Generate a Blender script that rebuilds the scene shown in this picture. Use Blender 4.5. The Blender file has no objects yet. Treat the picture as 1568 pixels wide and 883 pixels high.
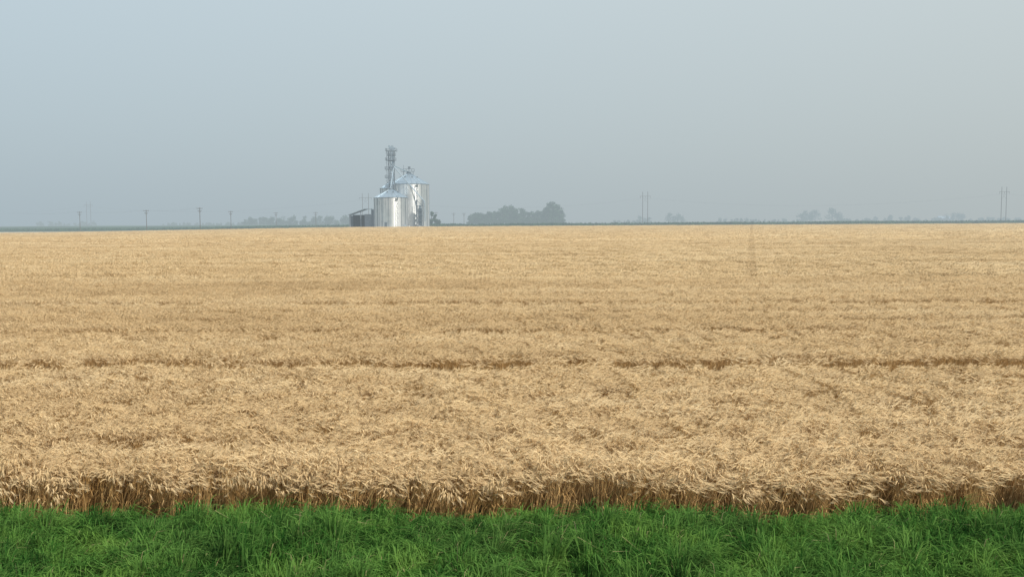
import bpy, math, random
import numpy as np
from mathutils import Vector, Matrix
random.seed(7); R = random.Random(11)
scene = bpy.context.scene
scene.view_settings.view_transform = 'Standard'
scene.view_settings.look = 'None'
scene.view_settings.exposure = 0

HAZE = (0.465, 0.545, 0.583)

# ---------------------------------------------------------------- terrain
def sstep(t):
    t = max(0.0, min(1.0, t)); return t*t*(3-2*t)
def G(x, y):
    t = max(0.0, min(1.0, (y-20)/380.0))
    z = 2.4*t
    fall = 1.0 - sstep((y-420)/350.0)
    z -= 1.7*sstep((-x-40)/190.0)*t*fall
    if y < 12: z -= 0.10*sstep((12-y)/3)
    return z

# ---------------------------------------------------------------- materials
def new_mat(name):
    m = bpy.data.materials.new(name); m.use_nodes = True
    m.node_tree.nodes.clear()
    return m, m.node_tree.nodes, m.node_tree.links
def mth(n, l, op, a, b=None, c=None):
    k = n.new('ShaderNodeMath'); k.operation = op
    for i, v in enumerate((a, b, c)):
        if v is None: continue
        if isinstance(v, (int, float)): k.inputs[i].default_value = v
        else: l.new(v, k.inputs[i])
    return k.outputs[0]
def mixc(n, l, f, a, b, mode='MIX'):
    k = n.new('ShaderNodeMix'); k.data_type = 'RGBA'; k.blend_type = mode
    for s, v in ((k.inputs[0], f), (k.inputs[6], a), (k.inputs[7], b)):
        if isinstance(v, (int, float)): s.default_value = v
        elif isinstance(v, tuple): s.default_value = (*v, 1)
        else: l.new(v, s)
    return k.outputs[2]
def noise(n, l, vec, scale, detail=3, rough=0.5, stretch=(1, 1, 1)):
    mp = n.new('ShaderNodeMapping'); mp.inputs['Scale'].default_value = stretch
    l.new(vec, mp.inputs[0])
    k = n.new('ShaderNodeTexNoise'); k.inputs['Scale'].default_value = scale
    k.inputs['Detail'].default_value = detail; k.inputs['Roughness'].default_value = rough
    l.new(mp.outputs[0], k.inputs['Vector'])
    return k.outputs[0]
def ramp(n, l, f, stops):
    k = n.new('ShaderNodeValToRGB'); cr = k.color_ramp
    while len(cr.elements) < len(stops): cr.elements.new(0.5)
    for e, (p, c) in zip(cr.elements, stops):
        e.position = p; e.color = (*c, 1)
    l.new(f, k.inputs[0]); return k.outputs[0]
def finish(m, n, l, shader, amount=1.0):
    """smoke haze painted into the surface as emission, stronger with distance from the world origin"""
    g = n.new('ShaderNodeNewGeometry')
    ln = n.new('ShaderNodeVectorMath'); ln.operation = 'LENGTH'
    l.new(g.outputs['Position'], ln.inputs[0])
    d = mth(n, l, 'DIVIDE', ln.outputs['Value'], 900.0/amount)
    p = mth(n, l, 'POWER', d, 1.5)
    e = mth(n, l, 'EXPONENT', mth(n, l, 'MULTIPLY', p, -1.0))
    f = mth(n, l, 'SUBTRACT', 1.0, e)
    em = n.new('ShaderNodeEmission'); em.inputs[0].default_value = (*HAZE, 1)  # haze colour glows from the surface itself, there is no air volume
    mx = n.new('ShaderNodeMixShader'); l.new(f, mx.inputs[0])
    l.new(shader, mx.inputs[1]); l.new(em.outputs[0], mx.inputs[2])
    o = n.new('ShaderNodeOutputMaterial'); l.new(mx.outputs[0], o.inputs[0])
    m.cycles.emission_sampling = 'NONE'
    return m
def leafy(n, l, col, trans=0.3):
    a = n.new('ShaderNodeBsdfDiffuse'); l.new(col, a.inputs[0])
    if trans <= 0: return a.outputs[0]
    b = n.new('ShaderNodeBsdfTranslucent'); l.new(col, b.inputs[0])
    mx = n.new('ShaderNodeMixShader'); mx.inputs[0].default_value = trans
    l.new(a.outputs[0], mx.inputs[1]); l.new(b.outputs[0], mx.inputs[2])
    return mx.outputs[0]
def attr(n, name):
    k = n.new('ShaderNodeAttribute'); k.attribute_name = name; return k.outputs['Fac']

def mat_wheat(name, trans, far):
    m, n, l = new_mat(name)
    g = n.new('ShaderNodeNewGeometry'); P = g.outputs['Position']
    big = noise(n, l, P, 1.0, 3, 0.6, (0.03, 0.16, 0))
    sm = noise(n, l, P, 1.0, 2, 0.6, (0.06, 0.6, 0) if far else (0.22, 2.4, 0))
    f = mth(n, l, 'ADD', mth(n, l, 'MULTIPLY', big, 0.5), mth(n, l, 'MULTIPLY', sm, 0.5))
    k = 0.94 if far else 1.0
    base = ramp(n, l, f, [(0.40, (0.53*k, 0.335*k, 0.13*k)), (0.5, (0.71*k, 0.495*k, 0.235*k)), (0.59, (0.82*k, 0.64*k, 0.375*k))])
    rnd = attr(n, 'rnd'); part = attr(n, 'part')
    c2 = mixc(n, l, mth(n, l, 'MULTIPLY', rnd, 0.75), base, (0.39, 0.225, 0.09))
    c3 = mixc(n, l, mth(n, l, 'MULTIPLY', part, 0.45), c2, (0.95*k, 0.80*k, 0.54*k))
    if far:   # sprayer wheel track running away down the field
        sp = n.new('ShaderNodeSeparateXYZ'); l.new(P, sp.inputs[0])
        u = mth(n, l, 'SUBTRACT', sp.outputs[0], mth(n, l, 'MULTIPLY', sp.outputs[1], 0.262))
        fs = mth(n, l, 'LESS_THAN', mth(n, l, 'ABSOLUTE', u), 0.4)
        c3 = mixc(n, l, mth(n, l, 'MULTIPLY', fs, 0.18), c3, (0.38, 0.23, 0.10))
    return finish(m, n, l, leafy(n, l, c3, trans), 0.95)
M_wheat = mat_wheat('ripe_wheat', 0.2, False)
M_wheat_far = mat_wheat('ripe_wheat_distant', 0.0, True)
def mat_under():
    m, n, l = new_mat('wheat_lower_stalks')
    g = n.new('ShaderNodeNewGeometry'); P = g.outputs['Position']
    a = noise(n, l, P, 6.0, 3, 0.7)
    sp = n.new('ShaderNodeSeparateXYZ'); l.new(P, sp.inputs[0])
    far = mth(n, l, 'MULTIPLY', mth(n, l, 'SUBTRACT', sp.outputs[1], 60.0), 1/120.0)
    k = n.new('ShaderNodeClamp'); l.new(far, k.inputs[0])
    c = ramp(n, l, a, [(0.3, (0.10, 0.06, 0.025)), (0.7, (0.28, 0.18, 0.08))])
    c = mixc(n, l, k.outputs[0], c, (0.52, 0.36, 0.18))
    d = n.new('ShaderNodeBsdfDiffuse'); l.new(c, d.inputs[0])
    return finish(m, n, l, d.outputs[0], 0.95)
M_under = mat_under()

def mat_grass():
    m, n, l = new_mat('verge_grass')
    g = n.new('ShaderNodeNewGeometry'); P = g.outputs['Position']
    a = noise(n, l, P, 1.2, 4, 0.7)
    base = ramp(n, l, a, [(0.38, (0.012, 0.060, 0.012)), (0.5, (0.036, 0.140, 0.022)), (0.63, (0.14, 0.27, 0.05))])
    c = mixc(n, l, mth(n, l, 'MULTIPLY', attr(n, 'rnd'), 0.65), base, (0.18, 0.33, 0.08))
    c = mixc(n, l, mth(n, l, 'MULTIPLY', attr(n, 'part'), 0.9), c, (0.42, 0.37, 0.19))
    return finish(m, n, l, leafy(n, l, c, 0.3))
M_grass = mat_grass()

def mat_ground():
    m, n, l = new_mat('prairie_ground')
    g = n.new('ShaderNodeNewGeometry'); P = g.outputs['Position']
    sp = n.new('ShaderNodeSeparateXYZ'); l.new(P, sp.inputs[0])
    a = noise(n, l, P, 5.0, 4, 0.7)
    near = ramp(n, l, a, [(0.35, (0.015, 0.03, 0.008)), (0.7, (0.07, 0.07, 0.03))])
    b = noise(n, l, P, 1.0, 3, 0.5, (0.004, 0.02, 0))
    far = ramp(n, l, b, [(0.38, (0.05, 0.10, 0.035)), (0.5, (0.09, 0.13, 0.05)), (0.62, (0.36, 0.28, 0.15))])
    c = n.new('ShaderNodeClamp'); l.new(mth(n, l, 'MULTIPLY', mth(n, l, 'SUBTRACT', sp.outputs[1], 380.0), 0.1), c.inputs[0])
    col = mixc(n, l, c.outputs[0], near, far)
    d = n.new('ShaderNodeBsdfDiffuse'); l.new(col, d.inputs[0])
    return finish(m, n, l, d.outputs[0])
M_ground = mat_ground()

def mat_simple(name, col, rough=0.8, metal=0.0, var=0.25, scale=2.0, stretch=(1, 1, 1), haze=1.0, bump=0):
    m, n, l = new_mat(name)
    g = n.new('ShaderNodeNewGeometry'); P = g.outputs['Position']
    a = noise(n, l, P, scale, 4, 0.6, stretch)
    c = ramp(n, l, a, [(0.3, tuple(v*(1-var) for v in col)), (0.7, tuple(min(1, v*(1+var)) for v in col))])
    p = n.new('ShaderNodeBsdfPrincipled'); l.new(c, p.inputs['Base Color'])
    p.inputs['Roughness'].default_value = rough; p.inputs['Metallic'].default_value = metal
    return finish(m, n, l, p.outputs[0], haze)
def mat_steel():
    m, n, l = new_mat('galvanised_corrugated_steel')
    g = n.new('ShaderNodeNewGeometry'); P = g.outputs['Position']
    a = attr(n, 'panel')
    c = ramp(n, l, a, [(0.0, (0.34, 0.36, 0.38)), (0.5, (0.68, 0.70, 0.71)), (1.0, (0.96, 0.96, 0.95))])
    nz = noise(n, l, P, 0.6, 4, 0.6, (1, 1, 0.3))
    c = mixc(n, l, mth(n, l, 'MULTIPLY', nz, 0.25), c, (0.40, 0.42, 0.44))
    w = n.new('ShaderNodeTexWave'); w.wave_type = 'BANDS'; w.bands_direction = 'Z'
    w.inputs['Scale'].default_value = 1.2; l.new(P, w.inputs['Vector'])
    b = n.new('ShaderNodeBump'); b.inputs['Strength'].default_value = 1.0; b.inputs['Distance'].default_value = 0.035
    l.new(w.outputs['Fac'], b.inputs['Height'])
    p = n.new('ShaderNodeBsdfPrincipled'); l.new(c, p.inputs['Base Color'])
    p.inputs['Metallic'].default_value = 0.85; p.inputs['Roughness'].default_value = 0.33
    l.new(b.outputs[0], p.inputs['Normal'])
    return finish(m, n, l, p.outputs[0], 0.75)
M_steel = mat_steel()
M_roof = mat_simple('bin_roof_steel', (0.50, 0.60, 0.68), 0.35, 0.7, 0.12, 0.5, haze=0.8)
M_frame = mat_simple('galvanised_frame_steel', (0.20, 0.24, 0.28), 0.5, 0.4, 0.2, haze=0.85)
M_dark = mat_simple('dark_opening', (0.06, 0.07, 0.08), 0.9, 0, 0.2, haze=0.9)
M_conc = mat_simple('concrete_base', (0.5, 0.48, 0.44), 0.9, 0, 0.15)
M_shed = mat_simple('weathered_shed_steel', (0.22, 0.25, 0.29), 0.6, 0.2, 0.2, haze=0.9)
M_wood = mat_simple('pole_wood', (0.12, 0.10, 0.085), 0.9, 0, 0.3, 3, haze=0.95)
M_wire = mat_simple('wire_aluminium', (0.25, 0.26, 0.27), 0.6, 0.3, 0.1, haze=1.0)
M_gravel = mat_simple('pale_gravel', (0.46, 0.41, 0.33), 0.95, 0, 0.2, 0.8)
M_bark = mat_simple('tree_bark', (0.07, 0.055, 0.04), 0.9, 0, 0.3, haze=1.0)
def mat_foliage(name, haze):
    m, n, l = new_mat(name)
    g = n.new('ShaderNodeNewGeometry'); P = g.outputs['Position']
    a = noise(n, l, P, 0.25, 3, 0.6)
    c = ramp(n, l, a, [(0.35, (0.020, 0.048, 0.030)), (0.65, (0.050, 0.095, 0.052))])
    c = mixc(n, l, mth(n, l, 'MULTIPLY', attr(n, 'rnd'), 0.4), c, (0.075, 0.13, 0.06))
    return finish(m, n, l, leafy(n, l, c, 0.0), haze)
M_fol = mat_foliage('tree_foliage', 0.98)
M_corn = mat_foliage('corn_foliage', 1.12)

# ---------------------------------------------------------------- mesh builder
class MB:
    def __init__(s): s.v = []; s.f = []; s.m = []; s.a = []; s.b = []
    def face(s, pts, mat=0, rnd=0.0, part=0.0):
        i = len(s.v); s.v.extend(pts); s.f.append(tuple(range(i, i+len(pts)))); s.m.append(mat); s.a.append(rnd); s.b.append(part)
    def box(s, c, d, mat=0, rot=0.0):
        x, y, z = (q/2 for q in d); ca, sa = math.cos(rot), math.sin(rot)
        P = []
        for (a, b, e) in ((-x,-y,-z),(x,-y,-z),(x,y,-z),(-x,y,-z),(-x,-y,z),(x,-y,z),(x,y,z),(-x,y,z)):
            P.append((c[0]+a*ca-b*sa, c[1]+a*sa+b*ca, c[2]+e))
        for q in ((0,3,2,1),(4,5,6,7),(0,1,5,4),(1,2,6,5),(2,3,7,6),(3,0,4,7)):
            s.face([P[k] for k in q], mat)
    def tube(s, p, q, r1, r2=None, n=6, mat=0):
        r2 = r1 if r2 is None else r2
        p, q = Vector(p), Vector(q); d = (q-p).normalized()
        u = d.orthogonal().normalized(); w = d.cross(u)
        A = [p+(u*math.cos(2*math.pi*i/n)+w*math.sin(2*math.pi*i/n))*r1 for i in range(n)]
        B = [q+(u*math.cos(2*math.pi*i/n)+w*math.sin(2*math.pi*i/n))*r2 for i in range(n)]
        for i in range(n):
            j = (i+1) % n; s.face([tuple(A[i]), tuple(A[j]), tuple(B[j]), tuple(B[i])], mat)
        s.face([tuple(t) for t in reversed(A)], mat); s.face([tuple(t) for t in B], mat)
    def obj(s, name, mats, link=True, attrs=('rnd', 'part')):
        me = bpy.data.meshes.new(name); me.from_pydata(s.v, [], s.f)
        for m in mats: me.materials.append(m)
        me.polygons.foreach_set('material_index', s.m)
        for nm, d in zip(attrs, (s.a, s.b)):
            at = me.attributes.new(nm, 'FLOAT', 'FACE'); at.data.foreach_set('value', d)
        me.update()
        o = bpy.data.objects.new(name, me)
        if link: scene.collection.objects.link(o)
        return o

# ---------------------------------------------------------------- ground sheet
xs = sorted(set([-20000,-12000,-7000,-4000,-2500,-1600,-1100,-800] + list(range(-600, 601, 20)) + [800,1100,1600,2500,4000,7000,12000,20000]))
ys = [-400,-100,-30,0,6,8,9,10,11,12,13,14,16,18,20,24,30] + list(range(40, 421, 10)) + list(range(440, 800, 20)) + [850,1000,1300,1800,2600,4000,7000,12000,30000]
V = [(x, y, G(x, y)) for y in ys for x in xs]; nx = len(xs)
F = [(j*nx+i, j*nx+i+1, (j+1)*nx+i+1, (j+1)*nx+i) for j in range(len(ys)-1) for i in range(nx-1)]
me = bpy.data.meshes.new('ground'); me.from_pydata(V, [], F); me.materials.append(M_ground)
for p in me.polygons: p.use_smooth = True
ground = bpy.data.objects.new('ground', me); scene.collection.objects.link(ground)

# ---------------------------------------------------------------- wheat tiles
Z = Vector((0, 0, 1))
def ribbon(mb, pts, ws, side, rnd, part):
    for i in range(len(pts)-1):
        a, b = pts[i], pts[i+1]; wa, wb = ws[i], ws[i+1]
        if wb < 1e-5:
            mb.face([tuple(a-side*wa), tuple(a+side*wa), tuple(b)], 0, rnd, part)
        else:
            mb.face([tuple(a-side*wa), tuple(a+side*wa), tuple(b+side*wb), tuple(b-side*wb)], 0, rnd, part)
def stalk(mb, r, x, y, h, az, L, rnd, lod, droop=None, stemtone=.15):
    d = Vector((math.cos(az), math.sin(az), 0))
    th = r.uniform(0, math.pi); side = Vector((math.cos(th), math.sin(th)*0.6, 0)).normalized()
    p0 = Vector((x, y, 0))
    p1 = p0+Z*h*0.5+d*L*0.25; p2 = p0+Z*h*0.86+d*L*0.62; p3 = p0+Z*h+d*L
    if droop is None: droop = r.uniform(-0.7, 1.3)
    hd = (d+Z*droop).normalized()
    if lod == 0:
        sd = min(1, rnd+stemtone)
        ribbon(mb, [p0, p1], [.0038, .0035], side, min(1, sd+.25), 0.0)
        ribbon(mb, [p1, p2, p3], [.0035, .003, .002], side, sd, 0.0)
        hl, hr, aw, al = r.uniform(.08, .12), .0115, 6, .11
        if r.random() < 0.8:
            la = r.uniform(0, 6.28); ld = Vector((math.cos(la), math.sin(la), 0))
            q0 = p0+Z*h*r.uniform(.2, .75)+d*L*.3
            ribbon(mb, [q0, q0+ld*.06+Z*.05, q0+ld*.15-Z*.05], [.004, .006, 0], ld.cross(Z), min(1, rnd+.3), 0)
    elif lod == 1:
        ribbon(mb, [p1, p3], [.008, .006], side, min(1, rnd+.2), 0.0)
        hl, hr, aw, al = r.uniform(.12, .17), .02, 3, .14
    else:
        hl, hr, aw, al = r.uniform(.28, .45), .06, 3, .25
    s1 = hd.orthogonal().normalized(); s2 = hd.cross(s1)
    q = [p3, p3+hd*hl*0.45, p3+(hd*0.9-Z*0.3+d*.1).normalized()*hl]
    rr = [hr*.5, hr, hr*.25]
    rings = [[q[i]+(s1*math.cos(a)+s2*math.sin(a))*rr[i] for a in (0.3, 2.4, 4.5)] for i in range(3)]
    for i in range(2):
        for j in range(3):
            t = (j+1) % 3
            mb.face([tuple(rings[i][j]), tuple(rings[i][t]), tuple(rings[i+1][t]), tuple(rings[i+1][j])], 0, rnd, 0.75)
    for a in range(aw):
        dd = (hd+Vector((r.gauss(0, .25), r.gauss(0, .25), r.gauss(0, .22)+.1))).normalized()
        o = q[0]+hd*hl*r.uniform(.1, .8)
        w = hr*(0.2 if lod == 0 else .35); sd = dd.orthogonal().normalized()
        mb.face([tuple(o-sd*w), tuple(o+sd*w), tuple(o+dd*al*r.uniform(.7, 1.2))], 0, rnd*.7, 1.0)
def wheat_tile(name, size, count, lod, seed):
    r = random.Random(seed); mb = MB()
    wl = {0: 1, 1: 2.0, 2: 5}[lod]
    rs = {0: .30, 1: .60, 2: 1.6}[lod]      # drilled rows (every second one reads at distance)
    waves = [(r.uniform(.8, 3.5)/wl, r.uniform(5, 10)/wl, r.uniform(0, 6.28), r.uniform(.5, 1)) for _ in range(5)]
    def hn(x, y): return sum(a*math.sin(kx*x*(1 if i % 2 else -1)+ky*y+p) for i, (kx, ky, p, a) in enumerate(waves))/2.0
    ncl = int(size*size*11) if lod == 0 else int(size*size*(4 if lod == 1 else 0.8))
    def snap(y): return (round(y/rs-.5)+.5)*rs + r.gauss(0, rs*.12)
    cl = [(r.uniform(-size/2, size/2), snap(r.uniform(-size/2, size/2)), r.gauss(0, 1), r.gauss(0, 1), r.gauss(0, 1)) for _ in range(ncl)]
    for k in range(count):
        if r.random() < 0.82:
            c = r.choice(cl); s = {0: 0.07, 1: 0.13, 2: 0.35}[lod]
            x, y = c[0]+r.gauss(0, s*1.5), c[1]+r.gauss(0, s*.75); ch, ca, cb = c[2], c[3], c[4]
        else:
            x, y = r.uniform(-size/2, size/2), r.uniform(-size/2, size/2); ch, ca, cb = -.9, r.gauss(0, 1), r.gauss(0, 1)
        w = hn(x, y)
        h = 0.69 + 0.04*ch + 0.065*w + r.gauss(0, 0.025)
        az = -0.15 + 0.3*ca + r.gauss(0, 0.35)
        L = max(0.04, 0.17+0.05*cb+r.gauss(0, 0.05))
        rnd = min(1, max(0, 0.42-0.2*ch-0.27*w+r.gauss(0, 0.2)))
        stalk(mb, r, x, y, h, az, L, rnd, lod)
    return mb.obj(name, [M_wheat if lod == 0 else M_wheat_far], link=False)
def wheat_tuft(name, seed, over):
    r = random.Random(seed); mb = MB()
    ca = r.uniform(-1.5, -.3) if over else r.uniform(-.7, .5); tl = r.uniform(.10, .22) if over else r.uniform(.03, .18)
    cnt = r.choice((14, 20, 26, 34)); sp = r.uniform(.04, .085); H0 = r.uniform(.64, .73)
    for k in range(cnt):
        a = r.uniform(0, 6.28); q = abs(r.gauss(0, sp)); x, y = q*1.5*math.cos(a), q*math.sin(a)
        out = Vector((math.cos(ca)*tl+x*.7+r.gauss(0, .05), math.sin(ca)*tl*(.9 if over else .5)+y*.5+r.gauss(0, .035), 0))
        h = H0+r.gauss(0, .055)-q*.3
        stalk(mb, r, x, y, h, math.atan2(out.y, out.x), out.length, min(1, max(0, .32+r.gauss(0, .32))), 0, r.uniform(-1.4, .4) if over else r.uniform(-.6, 1.4), .12)
    return mb.obj(name, [M_wheat], link=False)

wcol = bpy.data.collections.new('wheat_plants')
for i in range(7): wcol.objects.link(wheat_tile('wheat_patch_a%d' % i, 1.6, 560, 0, 100+i))
for i in range(4): wcol.objects.link(wheat_tile('wheat_patch_b%d' % i, 3.2, 1050, 1, 200+i))
for i in range(4): wcol.objects.link(wheat_tile('wheat_patch_c%d' % i, 8.0, 1700, 2, 300+i))
for i in range(24): wcol.objects.link(wheat_tuft('wheat_tuft_%02d' % i, 400+i, i >= 12))
T0 = 15

def scatter(name, pts, rot, scl, idx, coll):
    me = bpy.data.meshes.new(name); me.from_pydata(pts, [], [])
    a = me.attributes.new('p_idx', 'INT', 'POINT'); a.data.foreach_set('value', idx)
    a = me.attributes.new('p_rot', 'FLOAT_VECTOR', 'POINT'); a.data.foreach_set('vector', [c for q in rot for c in q])
    a = me.attributes.new('p_scl', 'FLOAT_VECTOR', 'POINT'); a.data.foreach_set('vector', [c for q in scl for c in q])
    o = bpy.data.objects.new(name, me); scene.collection.objects.link(o)
    ng = bpy.data.node_groups.new(name+'_scatter', 'GeometryNodeTree')
    ng.interface.new_socket('Geometry', in_out='INPUT', socket_type='NodeSocketGeometry')
    ng.interface.new_socket('Geometry', in_out='OUTPUT', socket_type='NodeSocketGeometry')
    n, l = ng.nodes, ng.links
    gi = n.new('NodeGroupInput'); go = n.new('NodeGroupOutput')
    ip = n.new('GeometryNodeInstanceOnPoints'); ci = n.new('GeometryNodeCollectionInfo')
    ci.inputs['Collection'].default_value = coll
    ci.inputs['Separate Children'].default_value = True; ci.inputs['Reset Children'].default_value = True
    l.new(gi.outputs[0], ip.inputs['Points']); l.new(ci.outputs[0], ip.inputs['Instance'])
    ip.inputs['Pick Instance'].default_value = True
    def na(t, nm):
        k = n.new('GeometryNodeInputNamedAttribute'); k.data_type = t; k.inputs['Name'].default_value = nm; return k.outputs['Attribute']
    l.new(na('INT', 'p_idx'), ip.inputs['Instance Index'])
    l.new(na('FLOAT_VECTOR', 'p_rot'), ip.inputs['Rotation'])
    l.new(na('FLOAT_VECTOR', 'p_scl'), ip.inputs['Scale'])
    l.new(ip.outputs[0], go.inputs[0])
    md = o.modifiers.new('scatter', 'NODES'); md.node_group = ng
    return o

def edge(x): return 13.75 - 0.028*x + 0.12*math.sin(x*1.1+.5) + 0.08*math.sin(x*2.7) + .05*math.sin(x*6.1)
pts, rot, scl, idx = [], [], [], []
def hnoise(x, y):
    return 0.5*math.sin(x*.31+y*.9+1)+0.35*math.sin(x*.83-y*.37)+0.3*math.sin(x*.12+y*2.1+2)
def add_rows(y0, y1, size, step, lo, cnt, edge_follow, gaps, zj):
    y = y0
    while y < y1:
        rowh = R.gauss(0, 0.045)
        hw = 0.62*(y+size)+5; x = -hw
        off = R.uniform(0, step)
        while x < hw:
            xx = x+off; yy = y+step/2+R.uniform(-.03, .03)*step+(edge(xx)-13.75)*(1 if edge_follow else 0)
            pts.append((xx, yy, G(xx, yy)))
            rot.append((0.0, 0.0, R.gauss(-.02, 0.05)))
            s = R.uniform(.95, 1.07)
            scl.append((s, s, 1.0+rowh+zj*hnoise(xx, yy)+R.gauss(0, .015)))
            idx.append(lo+R.randrange(cnt)); x += step
        y += step
        for g in gaps:
            if abs(y-g[0]) < step*0.5: y += g[1]
    return y
ye = add_rows(14.3, 60, 1.6, 1.5, 0, 7, True, [(24.2, 1.25), (21.4, .6), (30.4, .9), (40.5, 1.5), (50.2, 1.0)], .045)
ye = add_rows(ye, 150, 3.2, 3.0, 7, 4, True, [(90, 1.8)], .05)
ye = add_rows(ye, 386, 8.0, 7.4, 11, 4, False, [], .05)
def dens(x): return .5+.5*math.sin(x*1.9+1)*math.sin(x*.73+2)
for row, (dy, hs) in enumerate(((-.16, .82), (-.03, .95), (.13, 1.0), (.3, 1.02), (.5, 1.03), (.7, 1.03))):
    x = -15.0
    while x < 15:
        xx = x+R.uniform(-.1, .1); yy = edge(xx)+dy+R.uniform(-.09, .09)
        skip = {0: .8, 1: .12+.3*dens(x), 2: .15*dens(x+3)}.get(row, 0)
        if R.random() >= skip:
            pts.append((xx, yy, G(xx, yy))); rot.append((R.gauss(0, .04), R.gauss(.05, .07), R.uniform(-.5, .5)))
            s = R.uniform(.85, 1.25); scl.append((s, s, hs*R.uniform(.84, 1.10)*(1+.05*math.sin(x*1.3)+.03*math.sin(x*3.7))))
            idx.append(T0+(R.randrange(12) if R.random() < .78 else 12+R.randrange(12)))
        x += R.uniform(.09, .27)
for gy in (24.3, 25.8, 40.5, 42.1, 30.6):
    x = -30.0
    while x < 30:
        xx = x; yy = gy+R.uniform(-.3, .3)-.028*x
        pts.append((xx, yy, G(xx, yy))); rot.append((0, 0, R.uniform(-.5, .5)))
        s = R.uniform(.9, 1.3); scl.append((s, s, R.uniform(.75, .95))); idx.append(T0+R.randrange(24))
        x += R.uniform(.8, 3.5)
for i in range(700):
    yy = 14.5+60*R.random()**1.8; xx = R.uniform(-1, 1)*(.6*yy+2)
    pts.append((xx, yy, G(xx, yy))); rot.append((0, 0, R.uniform(-.5, .5)))
    s = R.uniform(1.0, 1.6); scl.append((s, s, R.uniform(1.0, 1.1))); idx.append(T0+R.randrange(12))
wheat = scatter('wheat_field', pts, rot, scl, idx, wcol)

# lower stalk mass inside the stand
uys = [15.1, 16, 18, 20, 24, 30, 40, 60, 80, 110, 150, 200, 250, 300, 350, 389]
uxs = list(range(-280, 281, 10)); V = []
for y in uys:
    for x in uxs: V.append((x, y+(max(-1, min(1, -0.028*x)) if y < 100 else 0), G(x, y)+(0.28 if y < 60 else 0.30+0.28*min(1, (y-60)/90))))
nx = len(uxs)
F = [(j*nx+i, j*nx+i+1, (j+1)*nx+i+1, (j+1)*nx+i) for j in range(len(uys)-1) for i in range(nx-1)]
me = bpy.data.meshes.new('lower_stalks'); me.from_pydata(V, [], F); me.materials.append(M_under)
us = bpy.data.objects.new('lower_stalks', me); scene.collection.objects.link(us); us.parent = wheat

# ---------------------------------------------------------------- verge grass
def grass_tile(name, size, count, seed, tall=False):
    r = random.Random(seed); mb = MB()
    n_c = 1 if tall else int(size*size*12)
    cl = [(r.uniform(-size/2, size/2), r.uniform(-size/2, size/2), r.gauss(0, 1), r.uniform(0, 6.28)) for _ in range(n_c)]
    if tall: cl = [(0, 0, .7, 0)]
    for k in range(count):
        c = r.choice(cl) if (tall or r.random() < .85) else (r.uniform(-size/2, size/2), r.uniform(-size/2, size/2), -1, r.uniform(0, 6.28))
        x, y = c[0]+r.gauss(0, .06), c[1]+r.gauss(0, .06)
        h = max(.1, .32+.10*c[2]+r.gauss(0, .06))
        az = c[3]*0.5+r.gauss(0, .9)-0.6; d = Vector((math.cos(az), math.sin(az), 0))
        L = abs(r.gauss(.20, .13)); bend = r.uniform(0.0, .4)
        p0 = Vector((x, y, 0)); p1 = p0+Z*h*.5+d*L*.2; p2 = p0+Z*h*.88+d*L*.65; p3 = p0+Z*(h-bend*L*1.5)+d*L*1.45
        th = r.uniform(0, math.pi); sd = Vector((math.cos(th), math.sin(th), 0))
        w = r.uniform(.004, .0125); rnd = min(1, max(0, .32+.28*c[2]+r.gauss(0, .28)))
        part = 1.0 if r.random() < .02 else 0.0
        ribbon(mb, [p0, p1, p2, p3], [w*.8, w, w*.7, 0], sd, rnd, part)
    return mb.obj(name, [M_grass], link=False)
gcol = bpy.data.collections.new('grass_plants')
for i in range(6): gcol.objects.link(grass_tile('grass_patch_%d' % i, 1.0, 820, 500+i))
for i in range(5): gcol.objects.link(grass_tile('grass_tuft_%d' % i, .3, 60, 540+i, True))
gp, gr, gs, gi_ = [], [], [], []
y = 7.6
while y < 13.3:
    x = -12.0
    while x < 12:
        yy = y+R.uniform(-.1, .1)-0.028*x; xx = x+R.uniform(-.15, .15)
        lim = edge(xx)-1.15
        if yy < lim+.25:
            gp.append((xx, yy, G(xx, yy))); gr.append((0, 0, R.uniform(-.7, .7)))
            h = .94+.24*math.sin(xx*1.3+yy)+.16*math.sin(xx*3.1+2*yy)+R.uniform(-.15, .15)
            if yy > lim-.5: h *= .78
            gs.append((1, 1, h)); gi_.append(R.randrange(6))
        x += .62
    y += .62
for i in range(300):
    xx = R.uniform(-11, 11); yy = R.uniform(8.5, edge(xx)-.6) if R.random() < .65 else edge(xx)-R.uniform(.5, 1.2)
    gp.append((xx, yy, G(xx, yy))); gr.append((0, 0, R.uniform(-.8, .8)))
    s = R.uniform(.8, 1.3); gs.append((s, s, R.uniform(.65, 1.1))); gi_.append(6+R.randrange(5))
grass = scatter('grass', gp, gr, gs, gi_, gcol)

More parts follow.
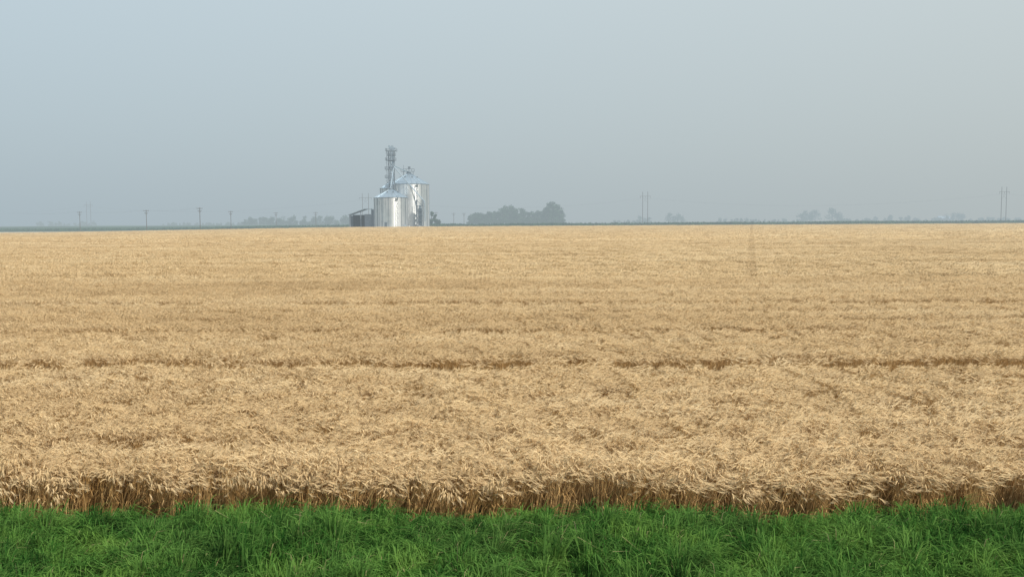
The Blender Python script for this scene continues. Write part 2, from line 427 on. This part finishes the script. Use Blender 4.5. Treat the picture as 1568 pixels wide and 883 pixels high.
# ---------------------------------------------------------------- grain bins
def grain_bin(cx, cy, r, ze, zp, seed):
    rr = random.Random(seed); mb = MB(); z0 = G(cx, cy); n = 96
    mb.tube((cx, cy, z0-.2), (cx, cy, z0+.35), r+.5, n=48, mat=3)
    ring = lambda rad, z: [(cx+rad*math.cos(2*math.pi*i/n), cy+rad*math.sin(2*math.pi*i/n), z) for i in range(n)]
    lv = [z0+.35+(ze-z0-.35)*k/8 for k in range(9)]
    pv = [rr.random() for _ in range(n)]
    for k in range(8):
        A, B = ring(r, lv[k]), ring(r, lv[k+1])
        for i in range(n):
            j = (i+1) % n
            mb.face([A[i], A[j], B[j], B[i]], 0, min(1, .55*pv[(i//3) % n]+.25*pv[((i+2)//3+k*7) % n]+.2+.1*rr.random()))
    for i in range(0, n, 2):      # vertical stiffeners
        a = 2*math.pi*i/n
        mb.box((cx+(r+.06)*math.cos(a), cy+(r+.06)*math.sin(a), (z0+.4+ze)/2), (.12, .14, ze-z0-.5), 2 if i % 6 == 0 else 0, a)
        for q in range(6): mb.a[-1-q] = .8
    cap = r*.11; A = ring(r+.25, ze-.05); B = ring(cap, zp)
    C = ring(r+.02, ze-.3)
    for i in range(n):
        j = (i+1) % n
        mb.face([A[i], A[j], B[j], B[i]], 1); mb.face([C[i], C[j], A[j], A[i]], 2)
    for i in range(0, n, 4):
        mb.tube((A[i][0], A[i][1], A[i][2]+.06), (B[i][0], B[i][1], B[i][2]+.06), .09, n=4, mat=1)
    mb.tube((cx, cy, zp-.3), (cx, cy, zp+.5), cap+.15, n=20, mat=2)
    mb.tube((cx, cy, zp+.5), (cx, cy, zp+.9), cap+.2, .25, n=20, mat=1)
    for a in [0.4, 1.2, 2.0, 2.8, 3.6, 4.4, 5.2, 6.0]:        # roof vents
        t = .45; q = Vector((cx+r*t*math.cos(a), cy+r*t*math.sin(a), ze+(zp-ze)*(1-t)))
        mb.tube(q, q+Vector((0, 0, .7)), .28, n=8, mat=2); mb.tube(q+Vector((0, 0, .7)), q+Vector((0, 0, .95)), .42, .1, n=8, mat=2)
    a = -1.05; ux, uy = math.cos(a), math.sin(a); tx, ty = -uy, ux
    for s in (-.3, .3):
        mb.tube((cx+(r+.35)*ux+tx*s, cy+(r+.35)*uy+ty*s, z0+.5), (cx+(r+.35)*ux+tx*s, cy+(r+.35)*uy+ty*s, ze+1), .07, n=4, mat=2)
    z = z0+1.0
    while z < ze:
        mb.tube((cx+(r+.35)*ux-tx*.3, cy+(r+.35)*uy-ty*.3, z), (cx+(r+.35)*ux+tx*.3, cy+(r+.35)*uy+ty*.3, z), .035, n=4, mat=2)
        z += .6
    mb.box((cx+(r+.75)*ux, cy+(r+.75)*uy, ze-.2), (1.0, 1.4, .1), 2, a)
    a = -1.75
    mb.box((cx+(r+.09)*math.cos(a), cy+(r+.09)*math.sin(a), z0+1.8), (.16, 1.2, 2.2), 2, a)
    return mb.obj('grain_bin', [M_steel, M_roof, M_frame, M_conc], attrs=('panel', 'part'))
grain_bin(-47.9, 430.0, 9.3, 22.9, 27.8, 1)
grain_bin(-54.3, 413.0, 7.5, 16.3, 19.9, 2)
grain_bin(-57.4, 447.5, 6.5, 21.8, 25.6, 3)

# ---------------------------------------------------------------- elevator tower
mb = MB(); tx, ty = -55.0, 422.6; z0 = G(tx, ty); zt = 39.0; w = 1.25
for sx in (-w, w):
    for sy in (-w, w): mb.tube((tx+sx, ty+sy, z0), (tx+sx, ty+sy, zt-1.2), .15, n=4)
z = z0+1; k = 0
while z < zt-3:
    z2 = min(z+3.0, zt-1.2)
    c = [(-w, -w), (w, -w), (w, w), (-w, w)]
    for i in range(4):
        a, b = c[i], c[(i+1) % 4]
        mb.tube((tx+a[0], ty+a[1], z2), (tx+b[0], ty+b[1], z2), .11, n=4)
        if k % 2: a, b = b, a
        mb.tube((tx+a[0], ty+a[1], z), (tx+b[0], ty+b[1], z2), .09, n=4)
    k += 1; z = z2
for s in (-.42, .42): mb.box((tx+s, ty, (z0+zt)/2), (.42, .55, zt-z0-.8), 1)
mb.box((tx, ty, zt+.25), (2.1, 1.0, 1.3), 1)
mb.tube((tx-.9, ty-.45, zt+.9), (tx-.9, ty+.45, zt+.9), .55, n=12, mat=1)
mb.tube((tx+.5, ty-.45, zt+.9), (tx+.5, ty+.45, zt+.9), .55, n=12, mat=1)
mb.box((tx+1.5, ty, zt+.1), (.9, .6, .7), 1)
def platform(z, hx, hy, ox=0):
    mb.box((tx+ox, ty, z), (hx*2, hy*2, .16), 0)
    for sx in (-hx, hx):
        for sy in (-hy, hy): mb.tube((tx+ox+sx, ty+sy, z), (tx+ox+sx, ty+sy, z+1.1), .07, n=4)
    for zz in (.55, 1.1):
        for a, b in (((-hx, -hy), (hx, -hy)), ((hx, -hy), (hx, hy)), ((hx, hy), (-hx, hy)), ((-hx, hy), (-hx, -hy))):
            mb.tube((tx+ox+a[0], ty+a[1], z+zz), (tx+ox+b[0], ty+b[1], z+zz), .06, n=4)
platform(zt-1.2, 2.5, 1.9); platform(zt-5.4, 2.3, 1.9, -.3); platform(zt-3.2, 1.9, 1.6)
for zp_, o in ((29.5, -1.3), (25.6, -1.3), (21.6, -1.2)): platform(zp_, 1.6, 1.5, o)
for s in (-.3, .3): mb.tube((tx-2.1, ty+s, z0), (tx-2.1, ty+s, zt), .07, n=4)
z = z0+3
while z < zt:
    mb.tube((tx-2.1, ty-.3, z), (tx-2.1, ty+.3, z), .035, n=4)
    for a in range(8):
        a1, a2 = a*math.pi/4, (a+1)*math.pi/4
        if int(z) % 2 == 0: mb.tube((tx-2.4+.4*math.cos(a1), ty+.4*math.sin(a1), z), (tx-2.4+.4*math.cos(a2), ty+.4*math.sin(a2), z), .05, n=3)
    z += .9
def spout(p, q, r=.26): mb.tube(p, q, r, n=8, mat=1)
mb.box((tx+.9, ty, 31.6), (1.5, 1.3, 1.8), 1)
spout((tx+1.2, ty, 31.2), (-47.9, 430, 28.4)); spout((tx+1.0, ty-.3, 31), (-54.3, 413, 20.4), .2)
spout((tx+.5, ty+.6, 31.4), (-57.4, 447.5, 26.2), .2)
spout((tx+1.2, ty-.6, 30.6), (-39.6, 419.5, 14.5), .24); spout((-39.6, 419.5, 14.5), (-39.6, 419.5, 5.5), .25)
spout((tx+.2, ty, zt), (tx+.9, ty, 32.4), .26); spout((tx+1.2, ty, zt), (tx+1.1, ty, 32), .2)
for s in (-.5, .5):
    for zz in (28.9, 30.0): mb.tube((-51.5, 429+s, zz), (-45.2, 429+s, zz), .09, n=4)
    for i in range(6): mb.tube((-51.5+i*1.26, 429+s, 28.9), (-51.5+i*1.26, 429+s, 30.0), .06, n=4)
    mb.tube((-50.2, 429+s, 26.5), (-50.2, 429+s, 28.9), .1, n=4); mb.tube((-45.8, 429+s, 26.5), (-45.8, 429+s, 28.9), .1, n=4)
mb.box((-48.3, 429, 28.85), (6.3, 1.0, .14), 0); mb.box((-47.6, 429, 30.6), (1.1, .9, 1.0), 0)
mb.tube((-50.2, 429, 30), (-50.2, 429, 31.8), .09, n=4)
mb.obj('grain_elevator_leg', [M_frame, M_roof])

mb = MB(); dx, dy = -41.8, 418.0; z0 = G(dx, dy)
for sx in (-1.5, 1.5):
    for sy in (-1.2, 1.2): mb.tube((dx+sx, dy+sy, z0), (dx+sx, dy+sy, 15.5), .14, n=4)
z = z0+1.2; k = 0
while z < 15:
    mb.box((dx, dy, z), (3.1, 2.5, .2), 0)
    mb.tube((dx-1.4*(1 if k % 2 else -1), dy-1.3, z), (dx+1.4*(1 if k % 2 else -1), dy-1.3, z+2.3), .12, n=4)
    mb.tube((dx-1.5, dy-1.25, z+1), (dx+1.5, dy-1.25, z+1), .07, n=4)
    z += 2.3; k += 1
mb.box((dx+.1, dy+.2, 7.5), (1.5, 1.4, 8.0), 0)
mb.tube((dx+.1, dy+.2, 11.5), (dx+.1, dy+.2, 13.2), .7, .2, n=10, mat=1)
mb.obj('grain_dryer', [M_frame, M_roof])

mb = MB(); mb.tube((-47.3, 409, 2.9), (-49.5, 414, 9.5), .22, n=8); mb.box((-47.3, 409, 3.0), (1.4, 1.2, 1.2), 0)
for s in (-.8, .8): mb.tube((-48.6+s, 411.8, 2.4), (-48.6, 411.8, 6.4), .07, n=4)
mb.obj('grain_auger', [M_roof])

# ---------------------------------------------------------------- open shed
mb = MB(); xl, xr, yf, yb = -73.3, -63.2, 415.0, 424.0; z0 = G(-68, 418)
def wallh(x): return 9.0+(12.0-9.0)*(x-xl)/(xr-xl) - 0.0
for x in (xl+.15, (xl+xr)/2, xr-.15):
    mb.box((x, yf+.15, (z0+wallh(x)-.4)/2), (.34, .3, wallh(x)-.4-z0), 0)
mb.box(((xl+xr)/2, yb-.1, (z0+8.8)/2), (xr-xl-.02, .2, 8.8-z0), 0)
mb.box((xr-.1+.2, (yf+yb)/2, (z0+11.2)/2), (.2, yb-yf-.4, 11.2-z0), 0)
mb.box((xl+.1-.2, (yf+yb)/2, (z0+8.4)/2), (.2, yb-yf-.4, 8.4-z0), 0)
zA, zB = 8.9, 11.6
def quadbox(p):
    t = [Vector(q) for q in p]; b = [q-Vector((0, 0, .3)) for q in t]
    mb.face([tuple(q) for q in t], 1); mb.face([tuple(q) for q in reversed(b)], 0)
    for i in range(4):
        j = (i+1) % 4; mb.face([tuple(b[i]), tuple(b[j]), tuple(t[j]), tuple(t[i])], 1)
quadbox([(xl-.7, yf-.8, zA), (xr-3.2, yf-.8, zB), (xr-3.2, yb+.6, zB), (xl-.7, yb+.6, zA)])
quadbox([(xr-3.18, yf-.8, zB), (xr+.5, yf-.8, zB-.35), (xr+.5, yb+.6, zB-.35), (xr-3.18, yb+.6, zB)])
mb.box((xr-1.9, yf+.25, z0+3.4), (2.9, .1, 6.6), 0)
mb.face([(xl+.1, yb-.5, z0), (xr-.1, yb-.5, z0), (xr-.1, yb-.5, 8.5), (xl+.1, yb-.5, 8.5)], 2)  # dark sheet before the back wall, painted in for the shaded interior
mb.obj('farm_shed', [M_shed, M_roof, M_dark])

def strip(name, pl, wdt, mat, dz):
    V, F = [], []
    for i, (x, y) in enumerate(pl):
        a = pl[max(0, i-1)]; b = pl[min(len(pl)-1, i+1)]
        t = Vector((b[0]-a[0], b[1]-a[1])).normalized(); nn = Vector((-t.y, t.x))*wdt/2
        for q, dd in ((1.4, -.3), (1, dz), (-1, dz), (-1.4, -.3)):
            V.append((x+nn.x*q, y+nn.y*q, G(x, y)+dd))
        if i:
            k = 4*i
            for e in range(3): F.append((k-4+e, k-3+e, k+1+e, k+e))
    me = bpy.data.meshes.new(name); me.from_pydata(V, [], F); me.materials.append(mat)
    o = bpy.data.objects.new(name, me); scene.collection.objects.link(o); return o
strip('gravel_road', [(-600+20*i, 436) for i in range(24)], 9, M_gravel, 1.0)
strip('gravel_yard', [(-92+8*i, 420) for i in range(9)], 34, M_gravel, .10)

# ---------------------------------------------------------------- distant corn crop
mb = MB(); r = random.Random(5)
def cornz(x, y): return G(x, y)+1.7+.3*math.sin(x*.07)+.25*math.sin(x*.31+1)+r.uniform(-.2, .2)
gx = [-1500+12*i for i in range(251)]; gy = [492, 500, 530, 580, 660, 800, 1000]
H = [[cornz(x, y) for x in gx] for y in gy]
for j in range(len(gy)-1):
    for i in range(len(gx)-1):
        mb.face([(gx[i], gy[j], H[j][i]), (gx[i+1], gy[j], H[j][i+1]), (gx[i+1], gy[j+1], H[j+1][i+1]), (gx[i], gy[j+1], H[j+1][i])], 0, r.random())
for i in range(len(gx)-1):
    mb.face([(gx[i], 491, G(gx[i], 491)), (gx[i+1], 491, G(gx[i+1], 491)), (gx[i+1], 492, H[0][i+1]), (gx[i], 492, H[0][i])], 0, r.random())
for i in range(9000):
    x = r.uniform(-420, 420); y = r.choice((490.5, 491.5, 497, 510)); z = G(x, y)+r.uniform(.3, 1.9); a = r.uniform(0, 3.14); s = .35
    mb.face([(x-s*math.cos(a), y-s*math.sin(a), z), (x+s*math.cos(a), y+s*math.sin(a), z), (x+r.uniform(-.3, .3), y, z+.7)], 0, r.random())
mb.obj('distant_corn_crop', [M_corn])

# ---------------------------------------------------------------- trees
def grove(name, trees, q=1.0, seed=1):
    r = random.Random(seed); mb = MB()
    for (x, y, h, w) in trees:
        z0 = G(x, y)-.3
        mb.tube((x, y, z0), (x+r.uniform(-.3, .3), y, z0+h*.55), h*.022+.08, h*.01+.04, n=6, mat=1)
        nb = int(9+h*.5)
        for b in range(nb):
            t = r.uniform(.22, .95); rad = w*.5*math.sin(math.pi*min(1, .15+t*.85))**.6
            a = r.uniform(0, 6.28); k = r.uniform(.1, .8)
            c = Vector((x+rad*k*math.cos(a), y+rad*k*math.sin(a), z0+h*t*.92))
            mb.tube((x, y, z0+h*t*.5), tuple(c), .12, .04, n=3, mat=1)
            br = w*r.uniform(.16, .27)
            tone = r.uniform(0, .7)
            for i in range(int(46*q)):
                u = Vector((r.gauss(0, 1), r.gauss(0, 1), r.gauss(0, 1))).normalized()
                p = c+Vector((u.x*br, u.y*br, u.z*br*.75))*r.uniform(.55, 1.1)
                s = r.uniform(.3, .62)*(h/12)**.5
                v = (u+Vector((r.gauss(0, .6), r.gauss(0, .6), r.gauss(0, .6)))).normalized()
                e = v.orthogonal().normalized(); g = v.cross(e)
                mb.face([tuple(p-e*s), tuple(p-g*s*.8), tuple(p+e*s), tuple(p+g*s*.8)], 0, min(1, tone+r.uniform(0, .3)))
    return mb.obj(name, [M_fol, M_bark])
r = random.Random(21)
T = []
def prof(x, pr):
    for i in range(len(pr)-1):
        if pr[i][0] <= x <= pr[i+1][0]:
            t = (x-pr[i][0])/(pr[i+1][0]-pr[i][0]); return pr[i][1]*(1-t)+pr[i+1][1]*t
    return pr[-1][1]
main = [(-37, 10), (-33, 13), (-12, 14), (-6, 18), (8, 17.5), (14, 13.5), (26, 13.5), (31, 18.5), (36, 22.5), (41, 21.5), (44, 11), (46, 9)]
x = -36.5
while x < 46:
    h = prof(x, main)*r.uniform(.9, 1.1); T.append((x, 800+r.uniform(-10, 10), h, h*r.uniform(.5, .75))); x += r.uniform(2, 3.6)
x = -36
while x < 45: T.append((x, 792+r.uniform(-3, 3), r.uniform(5, 8), r.uniform(5, 7))); x += 2.6
grove('distant_tree_grove', T, 1.0, 2)
T = []; x = -261
while x < -155:
    h = r.uniform(9.0, 10.5) if x < -216 else r.uniform(5.5, 12)
    T.append((x, 900+r.uniform(-8, 8), h, h*r.uniform(.8, 1.1))); x += r.uniform(2.2, 3.8)
grove('distant_shelterbelt', T, .9, 3)
grove('distant_tree_grove', [(-52.5, 600, 11.5, 5), (-50.4, 603, 9, 4.5), (-48.0, 602, 5.5, 4), (-72, 590, 8.5, 6), (-78, 590, 8, 6)], 1, 4)
def faint(name, segs, D, seed):
    T = []; rr = random.Random(seed)
    for (a, b, h) in segs:
        x = a
        while x <= b:
            hh = h*rr.uniform(.7, 1.05); T.append((x, D+rr.uniform(-20, 20), hh, hh*rr.uniform(.7, 1.0))); x += rr.uniform(.3, .55)*h
    return grove(name, T, .7, seed)
faint('distant_tree_grove', [(149, 160, 12), (180, 202, 14), (236, 275, 8)], 1050, 6)
faint('distant_tree_grove', [(328, 378, 18)], 1050, 7)
faint('distant_shelterbelt', [(424, 454, 11), (502, 526, 13), (458, 494, 7), (375, 424, 6.5), (275, 326, 6), (116, 149, 6), (526, 640, 6.5), (-400, -280, 6), (-540, -480, 8)], 1050, 8)

# ---------------------------------------------------------------- farm buildings far off
def far_house(x, y, L, W, h, rh):
    mb = MB(); z0 = G(x, y)
    mb.box((x, y, z0+h/2), (L, W, h), 0)
    a, b = (x-L/2-.3, x+L/2+.3); c, d = y-W/2-.4, y+W/2+.4; zt_ = z0+h+.02
    mb.face([(a, c, zt_), (b, c, zt_), (b, y, zt_+rh), (a, y, zt_+rh)], 1)
    mb.face([(b, d, zt_), (a, d, zt_), (a, y, zt_+rh), (b, y, zt_+rh)], 1)
    mb.face([(a, c, zt_), (a, y, zt_+rh), (a, d, zt_)], 0); mb.face([(b, c, zt_), (b, d, zt_), (b, y, zt_+rh)], 0)
    mb.box((x-L*.2, y-W/2-.03, z0+h*.42), (L*.25, .06, h*.8), 2)
    mb.box((x+L*.25, y-W/2-.03, z0+h*.6), (L*.1, .06, h*.25), 2)
    mb.obj('farm_building', [M_shed, M_roof, M_dark])
far_house(-226, 1100, 11, 8, 4.5, 2.6); far_house(537, 1140, 14, 9, 5, 3)

# ---------------------------------------------------------------- power poles
def util_pole(x, y, h, zb=None):
    mb = MB(); z0 = G(x, y)-.3
    mb.tube((x, y, z0), (x, y, z0+h), .18, .13, n=8)
    for zz, L in ((h-.5, 2.6), (h-1.5, 1.8)):
        mb.box((x, y-.18, z0+zz), (L, .14, .16), 0)
    for s in (-1.15, -.45, .45, 1.15): mb.tube((x+s, y-.18, z0+h-.4), (x+s, y-.18, z0+h-.1), .07, n=6)
    mb.tube((x-.7, y-.18, z0+h-1.5), (x, y-.1, z0+h-2.4), .05, n=4); mb.tube((x+.7, y-.18, z0+h-1.5), (x, y-.1, z0+h-2.4), .05, n=4)
    mb.obj('utility_pole', [M_wood]); return (x, y, z0+h-.1)
up = [util_pole(*a) for a in ((-226, 480, 11.4), (-176, 442, 11.2), (-140, 412, 11.2), (-150, 490, 10.8), (-142, 553, 10.5), (-120, 562, 10.4), (-51, 618, 10.2), (-41, 650, 10), (-34, 655, 10))]
def wires(name, nodes, offs, sag, rad):
    cu = bpy.data.curves.new(name, 'CURVE'); cu.dimensions = '3D'; cu.bevel_depth = rad; cu.bevel_resolution = 0
    for (a, b) in zip(nodes[:-1], nodes[1:]):
        for o in offs:
            sp = cu.splines.new('POLY'); sp.points.add(16)
            for i in range(17):
                t = i/16
                sp.points[i].co = (a[0]+(b[0]-a[0])*t+o[0], a[1]+(b[1]-a[1])*t, a[2]+(b[2]-a[2])*t+o[1]-4*sag*t*(1-t), 1)
    cu.materials.append(M_wire); ob = bpy.data.objects.new(name, cu); scene.collection.objects.link(ob)
wires('power_line', [(-290, 530, 12), up[0], up[1], up[2]], [(-1.1, 0), (1.1, 0)], .8, .01)
wires('power_line', [up[3], up[4], up[5], up[6], up[7], up[8]], [(-1.1, 0), (1.1, 0)], .8, .01)
def hframe(x, y, h, s):
    mb = MB(); z0 = G(x, y)-.3
    for q in (-s/2, s/2): mb.tube((x+q, y, z0), (x+q, y, z0+h), .22, .15, n=8)
    mb.box((x, y-.3, z0+h-3.2), (s*2.1, .16, .2), 0)
    mb.tube((x-s/2, y, z0+h-4), (x+s/2, y, z0+h-8), .05, n=4); mb.tube((x+s/2, y, z0+h-4), (x-s/2, y, z0+h-8), .05, n=4)
    for q in (-s, 0, s): mb.tube((x+q, y-.3, z0+h-3.3), (x+q, y-.3, z0+h-4.6), .09, n=6)
    mb.obj('transmission_pole', [M_wood]); return (x, y, z0+h-4.6)
hf = [hframe(*a) for a in ((-378, 820, 24, 3.6), (-105, 660, 24.6, 4.4), (95.4, 655, 24.3, 3.6), (324, 604, 24.4, 3.2))]
wires('power_line', [(-700, 1000, 24)]+hf+[(560, 570, 22)], [(-4, 0), (0, 0), (4, 0)], 6.5, .012)

# ---------------------------------------------------------------- light, sky
EL = math.radians(47)
sun_v = Vector((0.48, -0.36, 0)).normalized()*math.cos(EL) + Vector((0, 0, math.sin(EL)))
sd = bpy.data.lights.new('sun', 'SUN'); sd.energy = 3.8; sd.angle = math.radians(2.0); sd.color = (1.0, .93, .815)
so = bpy.data.objects.new('sun', sd); scene.collection.objects.link(so)
so.rotation_euler = sun_v.to_track_quat('Z', 'Y').to_euler(); so.location = (0, 0, 60)

wd = bpy.data.worlds.new('World'); scene.world = wd; wd.use_nodes = True
n, l = wd.node_tree.nodes, wd.node_tree.links; n.clear()
sky = n.new('ShaderNodeTexSky'); sky.sky_type = 'NISHITA'; sky.sun_disc = False
sky.sun_elevation = EL; sky.sun_rotation = math.atan2(sun_v.x, sun_v.y)
sky.air_density = 1.2; sky.dust_density = 6.0; sky.ozone_density = 1.0
tc = n.new('ShaderNodeTexCoord'); sp = n.new('ShaderNodeSeparateXYZ'); l.new(tc.outputs['Generated'], sp.inputs[0])
hz = ramp(n, l, sp.outputs[2], [(0.0, (.475, .55, .585)), (0.10, (.525, .61, .65)), (0.24, (.595, .69, .735)), (1.0, (.55, .64, .72))])
k = n.new('ShaderNodeMapRange'); k.inputs[1].default_value = -.5; k.inputs[2].default_value = .5; l.new(sp.outputs[0], k.inputs[0])
tint = mixc(n, l, k.outputs[0], (.95, .985, 1.01), (1.05, 1.015, .97))
hz = mixc(n, l, 1.0, hz, tint, 'MULTIPLY')
vm = n.new('ShaderNodeVectorMath'); vm.operation = 'SCALE'; vm.inputs['Scale'].default_value = 10.0; l.new(hz, vm.inputs[0])
mx = mixc(n, l, 0.12, vm.outputs[0], sky.outputs[0])
bg = n.new('ShaderNodeBackground'); bg.inputs[1].default_value = 0.1; l.new(mx, bg.inputs[0])
wo = n.new('ShaderNodeOutputWorld'); l.new(bg.outputs[0], wo.inputs[0])

# ---------------------------------------------------------------- camera
cd = bpy.data.cameras.new('camera'); cd.sensor_width = 36; cd.lens = 36*1400/1568
cd.clip_start = .1; cd.clip_end = 60000
co = bpy.data.objects.new('camera', cd); scene.collection.objects.link(co)
co.matrix_world = Matrix.Translation((0, 0, 4.5)) @ Matrix.Rotation(math.radians(90-4.07), 4, 'X') @ Matrix.Rotation(math.radians(-.33), 4, 'Z')
scene.camera = co
